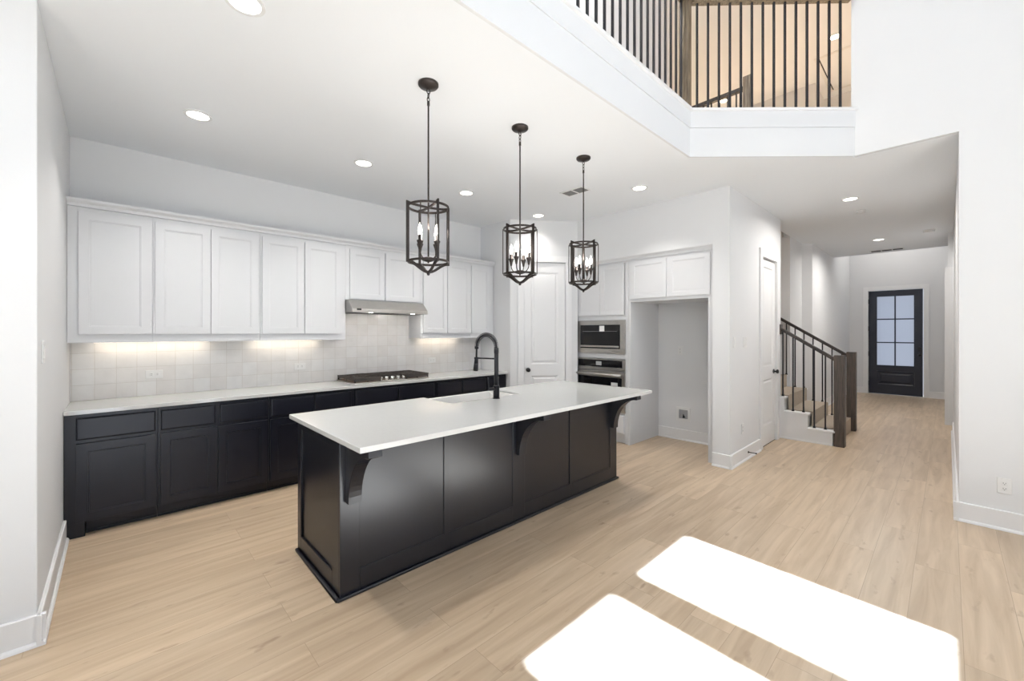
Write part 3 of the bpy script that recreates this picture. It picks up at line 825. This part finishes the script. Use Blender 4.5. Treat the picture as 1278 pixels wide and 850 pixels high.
# ------------------------------------------------------------------ pendants
def pendant(loc, rz, label, first=None):
    r = root('pendant_light', label, 'pendant light', loc, rz, 'lantern pendants over the island')
    D = ZC
    MB().lathe([(0.0,0.0),(0.064,0.0),(0.064,-0.012),(0.058,-0.020),(0.030,-0.026),(0.012,-0.034),(0.0,-0.036)], n=32).build('canopy', 'bronze', r)
    mb = MB()
    mb.tube([(0.011*math.cos(a), 0, -0.050+0.016*math.sin(a)) for a in [2*math.pi*i/14 for i in range(14)]], 0.003, n=6, closed=True)
    mb.tube([(0, 0.009*math.cos(a), -0.077+0.016*math.sin(a)) for a in [2*math.pi*i/14 for i in range(14)]], 0.003, n=6, closed=True)
    mb.tube([(0.008*math.cos(a), 0, -0.102+0.014*math.sin(a)) for a in [2*math.pi*i/14 for i in range(14)]], 0.003, n=6, closed=True)
    mb.build('hanging_chain', 'bronze', r)
    ztop = 2.265-D; zbot = 1.919-D; zfin = 1.846-D; zhub = 1.935-D
    mb = MB().cyl((0,0,-0.114), (0,0,-0.14), 0.0085, n=12).cyl((0,0,-0.14), (0,0,zhub), 0.0055, n=12)
    mb.build('stem', 'bronze', r)
    for z in (ztop, zbot):
        MB().ring((0,0,z), 0.129, 0.006, n=48, h=0.014).build('ring', 'bronze', r)
    def strap(ang):
        # flat plate in a radial plane: top bar with raised tips, uprights, S-curved foot
        out = []; inn = []
        def P(x, z): return (x, z)
        Rr = 0.146; w = 0.017
        outer = [(0.0, ztop+0.004), (0.05, ztop+0.006), (0.10, ztop+0.010), (Rr, ztop+0.020), (Rr, zbot-0.012)]
        inner = [(0.0, ztop-0.007), (0.05, ztop-0.006), (0.10, ztop-0.003), (Rr-w, ztop+0.0), (Rr-w, zbot+0.0)]
        curve_o = []; curve_i = []
        for i in range(1, 13):
            t = i/12
            x = (Rr-0.004)*(1-t)
            z = (zbot-0.012) + (zfin-(zbot-0.012))*(0.5-0.5*math.cos(math.pi*t))
            curve_o.append((x, z)); curve_i.append((max(0.0, x-0.010*(1-t)), z+0.016))
        A = outer+curve_o; B = inner+curve_i
        vs = []; fs = []; th = 0.005; n = len(A)
        for s in (1, -1):
            base = len(vs)
            for (a_, b_) in zip(A, B):
                for (x, z) in (a_, b_):
                    vs.append((s*x, -th, z)); vs.append((s*x, th, z))
            for i in range(n-1):
                o0 = base+4*i; o1 = o0+4
                fs += [(o0, o1, o1+2, o0+2), (o0+1, o0+3, o1+3, o1+1), (o0, o0+1, o1+1, o1), (o0+2, o1+2, o1+3, o0+3)]
        mb = MB().add(vs, fs); return mb.move(Matrix.Rotation(ang, 4, 'Z'))
    for a in (0, math.pi/2): strap(a).build('cage_strap', 'bronze', r)
    for i in range(4):
        a = math.pi/4 + i*math.pi/2
        MB().cyl((0.131*math.cos(a), 0.131*math.sin(a), zbot), (0.131*math.cos(a), 0.131*math.sin(a), ztop), 0.0035, n=8).build('cage_rod', 'bronze', r)
    MB().lathe([(0.0,zhub-0.018),(0.018,zhub-0.014),(0.040,zhub-0.006),(0.044,zhub+0.004),(0.022,zhub+0.014),(0.006,zhub+0.014)], n=24).cyl((0,0,zhub-0.012),(0,0,zhub-0.024),0.006,n=12).build('hub', 'bronze', r)
    MB().lathe([(0.0,zfin-0.014),(0.008,zfin-0.010),(0.011,zfin),(0.008,zfin+0.010),(0.0,zfin+0.014)], n=16).build('finial', 'bronze', r)
    for i in range(4):
        a = math.radians(22) + i*math.pi/2; ca, sa = math.cos(a), math.sin(a); q = 0.073
        path = []
        for j in range(9):
            t = j/8; 
            path.append((ca*(0.02+(q-0.02)*math.sin(t*math.pi/2)), sa*(0.02+(q-0.02)*math.sin(t*math.pi/2)), zhub-0.004+0.055*(1-math.cos(t*math.pi/2))))
        m1 = MB().tube(path, 0.0038, n=8)
        zc = zhub+0.05
        m1.lathe([(0.004,zc),(0.007,zc+0.004),(0.012,zc+0.03),(0.020,zc+0.052),(0.0205,zc+0.058),(0.011,zc+0.062),(0.011,zc+0.092),(0.006,zc+0.093)], ca*q, sa*q, n=14)
        arm = m1.build('candle_arm', 'bronze', r)
        zb = zc+0.093
        MB().lathe([(0.006,zb),(0.010,zb+0.012),(0.0125,zb+0.028),(0.010,zb+0.048),(0.005,zb+0.066),(0.0,zb+0.078)], ca*q, sa*q, n=14).build('bulb', 'bulb', arm)
    return r
PX = [(1.433, math.radians(-8), 'nearest black lantern pendant, leftmost of the three over the island'),
      (2.250, math.radians(1.4), 'middle black lantern pendant over the island, between the other two'),
      (3.057, math.radians(-12), 'farthest black lantern pendant over the island, nearest the microwave wall')]
pd = pendant((PX[0][0], 2.272, ZC), PX[0][1], PX[0][2])
for x, a, lab in PX[1:]: dup(pd, (x, 2.272, ZC), a, lab)
for x, a, lab in PX: lamp('pendant_glow', 'POINT', (x, 2.272, 2.12), 8, (1.0, 0.96, 0.91), 0.05)

# ------------------------------------------------------------------ recessed lights
def downlight(x, y, z, lab, warm=False, grp='recessed ceiling lights', power=14, spr=110, first=[None, None]):
    i = 1 if warm else 0
    if first[i] is None:
        r = root('recessed_light', lab, 'ceiling light', (x, y, z), 0, grp)
        MB().ring((0,0,-0.004), 0.085, 0.018, n=40, h=0.008).build('trim_ring', 'white_plastic', r)
        MB().cyl((0,0,-0.0045), (0,0,-0.0005), 0.0665, n=40).build('lens', 'lens_warm' if warm else 'lens', r)
        first[i] = r
    else:
        r = dup(first[i], (x, y, z), 0, lab); r['group'] = grp
    lamp('downlight_glow', 'AREA', (x, y, z-0.012), power, (1.0, 0.71, 0.45) if warm else (1.0, 0.965, 0.92), 0.14, direction=(0,0,-1), spread=math.radians(spr))
    return r
for x, y, lab in ((0.445, 2.315, 'recessed ceiling light cut by the top edge of the photo'),
                  (0.430, 3.755, 'recessed ceiling light nearest the left wall above the wall cabinets'),
                  (1.669, 3.757, 'recessed ceiling light left of the nearest pendant rod'),
                  (2.866, 3.757, 'recessed ceiling light between the nearest and middle pendant rods'),
                  (4.131, 3.820, 'recessed ceiling light in front of the pantry corner'),
                  (4.139, 2.325, 'recessed ceiling light above the refrigerator alcove'),
                  (6.284, 0.798, 'recessed light in the hall ceiling nearest the kitchen'),
                  (9.412, 0.815, 'recessed light in the far hall ceiling towards the front door')):
    downlight(x, y, ZC, lab, power=34 if x > 5 else (5 if y > 3.8 else 11), spr=165 if x > 5 else 110)
downlight(12.1, 0.85, 4.2, 'recessed light in the tall foyer ceiling above the front door', power=24, spr=170)  # out of view, added to brighten foyer and hall
downlight(2.6, 2.12, ZT, 'recessed light over the loft walkway behind the left balusters', power=85, spr=160)  # lamp added out of view to lift the loft walkway wall
downlight(8.15, 1.22, ZT, 'round warm ceiling light upstairs behind the right loft balusters', True, 'warm upstairs ceiling lights', 560)
downlight(8.80, 3.10, ZT, 'round warm ceiling light upstairs under the sloping dark stair rail', True, 'warm upstairs ceiling lights', 560)
# LED strips under the wall cabinets
for xa, xb, lab in ((-0.13, 0.62, 'warm LED strip under the two leftmost wall cabinets'), (0.98, 1.62, 'warm LED strip under the wall cabinet left of the hood'), (2.90, 3.50, 'warm LED strip under the wall cabinets right of the hood')):
    tag(b1(xa, xb, 4.70, 4.725, 1.387, 1.394).build('led_strip', 'strip'), lab, 'light strip', 'under-cabinet light strips')
    lamp('strip_glow', 'AREA', ((xa+xb)/2, 4.79, 1.383), 1.15*(xb-xa), (1.0, 0.86, 0.68), xb-xa, 0.02, direction=(0, 0.35, -1))

# vents, detectors
r = root('ceiling_vent', 'square white air register with grey louvres beside the farthest pendant rod', 'vent', (3.715, 2.875, ZC), math.pi/2)
b1(-0.155, 0.155, -0.09, 0.09, -0.008, 0).build('frame', 'white_plastic', r, bevel=0.002)
mb = MB()
for x0_, x1_ in ((-0.135, -0.012), (0.012, 0.135)):
    for i in range(6): mb.box(x0_, x1_, -0.066+i*0.0225, -0.048+i*0.0225, -0.010, -0.0081)
mb.build('louvres', 'vent_dark', r)
r = root('hall_ceiling_register', 'long white air register with three slots in the hall ceiling near the foyer', 'vent', (10.72, 0.81, ZC))
b1(-0.09, 0.09, -0.25, 0.25, -0.008, 0).build('frame', 'white_plastic', r, bevel=0.002)
mb = MB()
for i in range(3): mb.box(-0.06, 0.06, -0.225+i*0.155, -0.085+i*0.155, -0.010, -0.0081)
mb.build('slots', 'dark', r)
def disc(name, x, y, lab, rr=0.07):
    r = root(name, lab, 'smoke detector', (x, y, ZC))
    MB().lathe([(0,0),(rr,0),(rr,-0.012),(rr*0.93,-0.02),(rr*0.9,-0.03),(rr*0.5,-0.036),(0,-0.036)], n=28).build('housing', 'white_plastic', r)
    MB().ring((0,0,-0.0255), rr*0.935, 0.003, n=28, h=0.004).build('sensor_slot', 'grey_plastic', r)
disc('smoke_detector', 9.1, 0.20, 'white round smoke detector on the hall ceiling near the right wall')
disc('ceiling_sensor', 7.01, 0.78, 'small white ceiling sensor between the two hall recessed lights', 0.05)

# ------------------------------------------------------------------ outlets and switches (local: faces -y)
def outlet(loc, rz, lab, kind='outlet', horizontal=False, w=0.072, h=0.116):
    nm = {'outlet':'wall_outlet','switch':'light_switch','double':'light_switch','blank':'wall_plate'}[kind]
    r = root(nm, lab, 'outlet' if kind == 'outlet' else 'switch' if kind != 'blank' else 'wall plate', loc, rz)
    if horizontal: w, h = h, w
    if kind == 'double': w = 0.118
    b1(-w/2, w/2, -0.006, 0, -h/2, h/2).build('cover_plate', 'white_plastic', r, bevel=0.002)
    if kind == 'outlet':
        for s in (-1, 1):
            cxo, czo = (s*0.020, 0) if horizontal else (0, s*0.020)
            b1(cxo-0.0145, cxo+0.0145, -0.0085, -0.006, czo-0.0145, czo+0.0145).build('socket', 'white_plastic', r, bevel=0.003)
            mb = MB()
            if horizontal: mb.box(cxo-0.006, cxo+0.006, -0.0090, -0.0086, 0.005, 0.007).box(cxo-0.006, cxo+0.006, -0.0090, -0.0086, -0.007, -0.005)
            else: mb.box(-0.007, -0.005, -0.0090, -0.0086, czo-0.004, czo+0.006).box(0.005, 0.007, -0.0090, -0.0086, czo-0.004, czo+0.006).box(-0.0025, 0.0025, -0.0090, -0.0086, czo-0.011, czo-0.007)
            mb.build('slots', 'dark', r)
    elif kind in ('switch', 'double'):
        for cxo in ((0,) if kind == 'switch' else (-0.023, 0.023)):
            b1(cxo-0.016, cxo+0.016, -0.010, -0.006, -0.033, 0.033).build('rocker', 'white_plastic', r, bevel=0.002)
outlet((0.245, YB-0.0105, 1.10), 0, 'white horizontal outlet on the backsplash under the leftmost cabinets', 'outlet', True)
outlet((1.445, YB-0.0105, 1.10), 0, 'white horizontal outlet on the backsplash left of the cooktop', 'outlet', True)
outlet((3.120, YB-0.0105, 1.09), 0, 'white outlet on the backsplash right of the cooktop', 'outlet', True)
outlet((XW-0.0005, -0.290, 0.330), -math.pi/2, 'white outlet low on the right-hand wall')
outlet((5.60-0.0005, 2.530, 1.22), -math.pi/2, 'white outlet high on the refrigerator alcove wall')
outlet((4.915, YW-0.0005, 1.36), 0, 'single white light switch on the column wall', 'switch')
outlet((5.265, YW-0.0005, 1.355), 0, 'double white light switch between column edge and closet door', 'double')
outlet((5.175, YW-0.0005, 0.37), 0, 'white outlet low on the wall beside the closet door')
outlet((X0+0.0005, 3.15, 1.375), math.pi/2, 'white light switch on the left side wall', 'switch')
r = root('water_supply_box', 'white recessed water valve box low in the refrigerator alcove', 'valve box', (5.5995, 2.487, 0.352), -math.pi/2)
mb = MB(); mb.box(-0.095, 0.095, -0.006, 0, -0.095, -0.06).box(-0.095, 0.095, -0.006, 0, 0.06, 0.095).box(-0.095, -0.06, -0.006, 0, -0.06, 0.06).box(0.06, 0.095, -0.006, 0, -0.06, 0.06)
mb.build('frame', 'white_plastic', r, bevel=0.002)
b1(-0.06, 0.06, -0.0015, 0, -0.06, 0.06).build('box_back', 'grey_plastic', r)
MB().cyl((0.01,-0.002,-0.035), (0.01,-0.03,-0.035), 0.011, n=14).cyl((0.01,-0.025,-0.035), (0.01,-0.025,0.0), 0.007, n=12).build('valve', 'black_metal', r)
# door stop on the baseboard
r = root('door_stop', 'small black door stop sticking out of the baseboard beside the closet door', 'door stop', (5.33, YW-0.016, 0.075))
MB().cyl((0,0,0), (0,-0.004,0), 0.013, n=14).cyl((0,-0.004,0), (0,-0.075,0.0), 0.0045, n=10).build('rod', 'black_metal', r)
MB().cyl((0,-0.075,0), (0,-0.09,0), 0.008, n=12).build('tip', 'black_metal', r)

# ------------------------------------------------------------------ staircase
SX0, SX1 = 6.70, 7.97; RUN, RISE = 0.27, 0.1925; SY = 1.025
NST = 17
r = root('staircase', 'white staircase with beige carpeted treads rising to the left of the hall', 'staircase', (SX0, SY, 0))
mb = MB(); nos = MB(); cpt = MB()
for k_ in range(NST):
    y0 = k_*RUN; z1 = (k_+1)*RISE
    xa = 0.0 if y0+SY < 1.50 else 0.085
    y1 = y0+RUN if k_ < NST-1 else y0+RUN
    z0 = max(0, z1-RISE*2.2) if k_ > 4 else 0
    if k_ == 2:      # third step: short white return in front of the wall end
        mb.box(0, 0.085, y0, 0.592, z0, z1-0.024); nos.box(-0.018, 0.085, y0-0.024, 0.592, z1-0.0235, z1)
    mb.box(xa, SX1-SX0, y0, y1, z0, z1-0.024)
    nos.box(xa-0.018 if xa == 0 else xa, SX1-SX0+(0.018 if y0+SY < 1.7 else 0), y0-0.024, y1, z1-0.0235, z1)
    cpt.box(xa+0.105 if xa == 0 else 0.10, SX1-SX0-0.10, y0-0.034, y1-0.0105, z1+0.0005, z1+0.014)
    cpt.box(xa+0.105 if xa == 0 else 0.10, SX1-SX0-0.10, y0-0.0345, y0-0.0245, z1-RISE+0.0145, z1+0.0145)
mb.build('stair_body', 'trim', r)
nos.build('tread_nosing', 'trim', r, bevel=0.004)
cpt.build('carpet_runner', 'carpet', r, bevel=0.004)
MB().box(-0.012, 0, 0.0, 0.59, 0, 0.02).build('shoe_molding', 'trim', r)

def baluster_mb(z0, z1, foot=True, a=0.0078):
    mb = MB().box(-a, a, -a, a, z0, z1)
    if foot: mb.box(-0.014, 0.014, -0.014, 0.014, z0, z0+0.018).box(-0.010, 0.010, -0.010, 0.010, z0+0.018, z0+0.028)
    return mb
def newel(mb, x, y, z1, s=0.06):
    mb.box(x-s, x+s, y-s, y+s, 0, z1)
def stair_rail(xr, lab, ytop, yn, name='stair_railing'):
    r = root(name, lab, 'railing', (xr, yn, 0), 0)
    MB().box(-0.06, 0.06, -0.055, 0.055, 0, 1.172).build('newel_post', 'newel', r, bevel=0.003)
    # handrail
    SL = 0.662
    y0, z0 = 0.055, 1.145; y1 = ytop-yn; z1 = z0+(y1-y0)*SL
    w, h = 0.030, 0.050
    vs = [(-w,y0,z0-h),(w,y0,z0-h),(w,y0,z0),(-w,y0,z0),(-w,y1,z1-h),(w,y1,z1-h),(w,y1,z1),(-w,y1,z1)]
    MB().add(vs, [(0,1,2,3),(7,6,5,4),(0,4,5,1),(1,5,6,2),(2,6,7,3),(3,7,4,0)]).build('handrail', 'rail_dark', r, bevel=0.006)
    y = 1.11
    while y < ytop-0.01:
        zf = (int((y+0.024-SY)//RUN)+1)*RISE
        zt = z0-h+(y-yn-y0)*SL+0.01
        baluster_mb(zf+0.0005, zt).move(Matrix.Translation((0, y-yn, 0))).build('baluster', 'black_metal', r)
        y += 0.12
    return r
r1 = stair_rail(6.745, 'stair railing on the kitchen side, brown newel post with slim black balusters', 1.62, 0.960)
MB().box(-0.05, 0.05, 0.645, 0.6595, 1.44, 1.58).build('wall_rosette', 'newel', r1, bevel=0.003)
r2 = stair_rail(7.975, 'far stair railing nearer the front door, newel post behind the first one', 1.92, 0.995)

# ------------------------------------------------------------------ loft railing
corner = Vector((3.735, YL+0.03))
r = root('loft_railing', 'upstairs balcony railing with brown corner post and black balusters', 'railing', (corner.x, corner.y, ZL))
MB().box(-0.042, 0.042, -0.027, 0.057, 0, 1.15).build('corner_post', 'loftwood', r, bevel=0.004)
MB().box(-7.2, -0.043, -0.015, 0.045, 0.972, 1.02).build('handrail', 'loftwood', r, bevel=0.005)
dd = Vector((1, -1)).normalized(); Lg = 1.475
hr = MB().box(0.058, Lg, -0.03, 0.03, 0.972, 1.02).move(Matrix.Translation((0.0, 0.015, 0)) @ Matrix.Rotation(-math.pi/4, 4, 'Z'))
hr.build('handrail', 'loftwood', r, bevel=0.005)
sq = 0.008
def bal_at(x, y, rz):
    MB().box(-sq, sq, -sq, sq, 0.0005, 0.973).move(Matrix.Translation((x, y, 0)) @ Matrix.Rotation(rz, 4, 'Z')).build('baluster', 'black_metal', r)
for i in range(14):
    s = 0.108 + i*0.098
    bal_at(dd.x*s, 0.015+dd.y*s, -math.pi/4)
for i in range(24):
    bal_at(-0.080-0.1*i, 0.015, 0)

# stairwell guard and attic hatch upstairs
r = root('stairwell_guard', 'dark handrail with a short brown newel post seen upstairs through the balusters', 'railing', (5.60, 1.69, ZL-0.02))
MB().box(-0.045, 0.045, -0.045, 0.045, 0, 1.14).build('newel_post', 'loftwood', r, bevel=0.004)
MB().box(-0.03, 0.03, 0.046, 0.905, 0.99, 1.035).build('handrail', 'rail_dark', r, bevel=0.005)
for i in range(8):
    MB().box(-sq, sq, -sq, sq, 0.0005, 0.995).move(Matrix.Translation((0, 0.13+0.1*i, 0))).build('baluster', 'black_metal', r)
r = root('attic_hatch', 'tan ceiling attic hatch with a dark gap upstairs', 'hatch', (8.62, 1.52, ZT))
mb = MB().box(0, 1.3, -0.0, 0.05, -0.012, 0).box(0, 1.3, -0.85, -0.80, -0.012, 0).box(-0.05, 0, -0.85, 0.05, -0.012, 0).box(1.3, 1.35, -0.85, 0.05, -0.012, 0)
mb.build('hatch_frame', 'trim', r, bevel=0.002)
b1(0.004, 1.296, -0.796, -0.02, -0.006, 0).build('hatch_panel', 'ceiling', r)
b1(0.0, 1.3, -0.018, -0.002, -0.002, -0.0005).build('gap', 'dark', r)
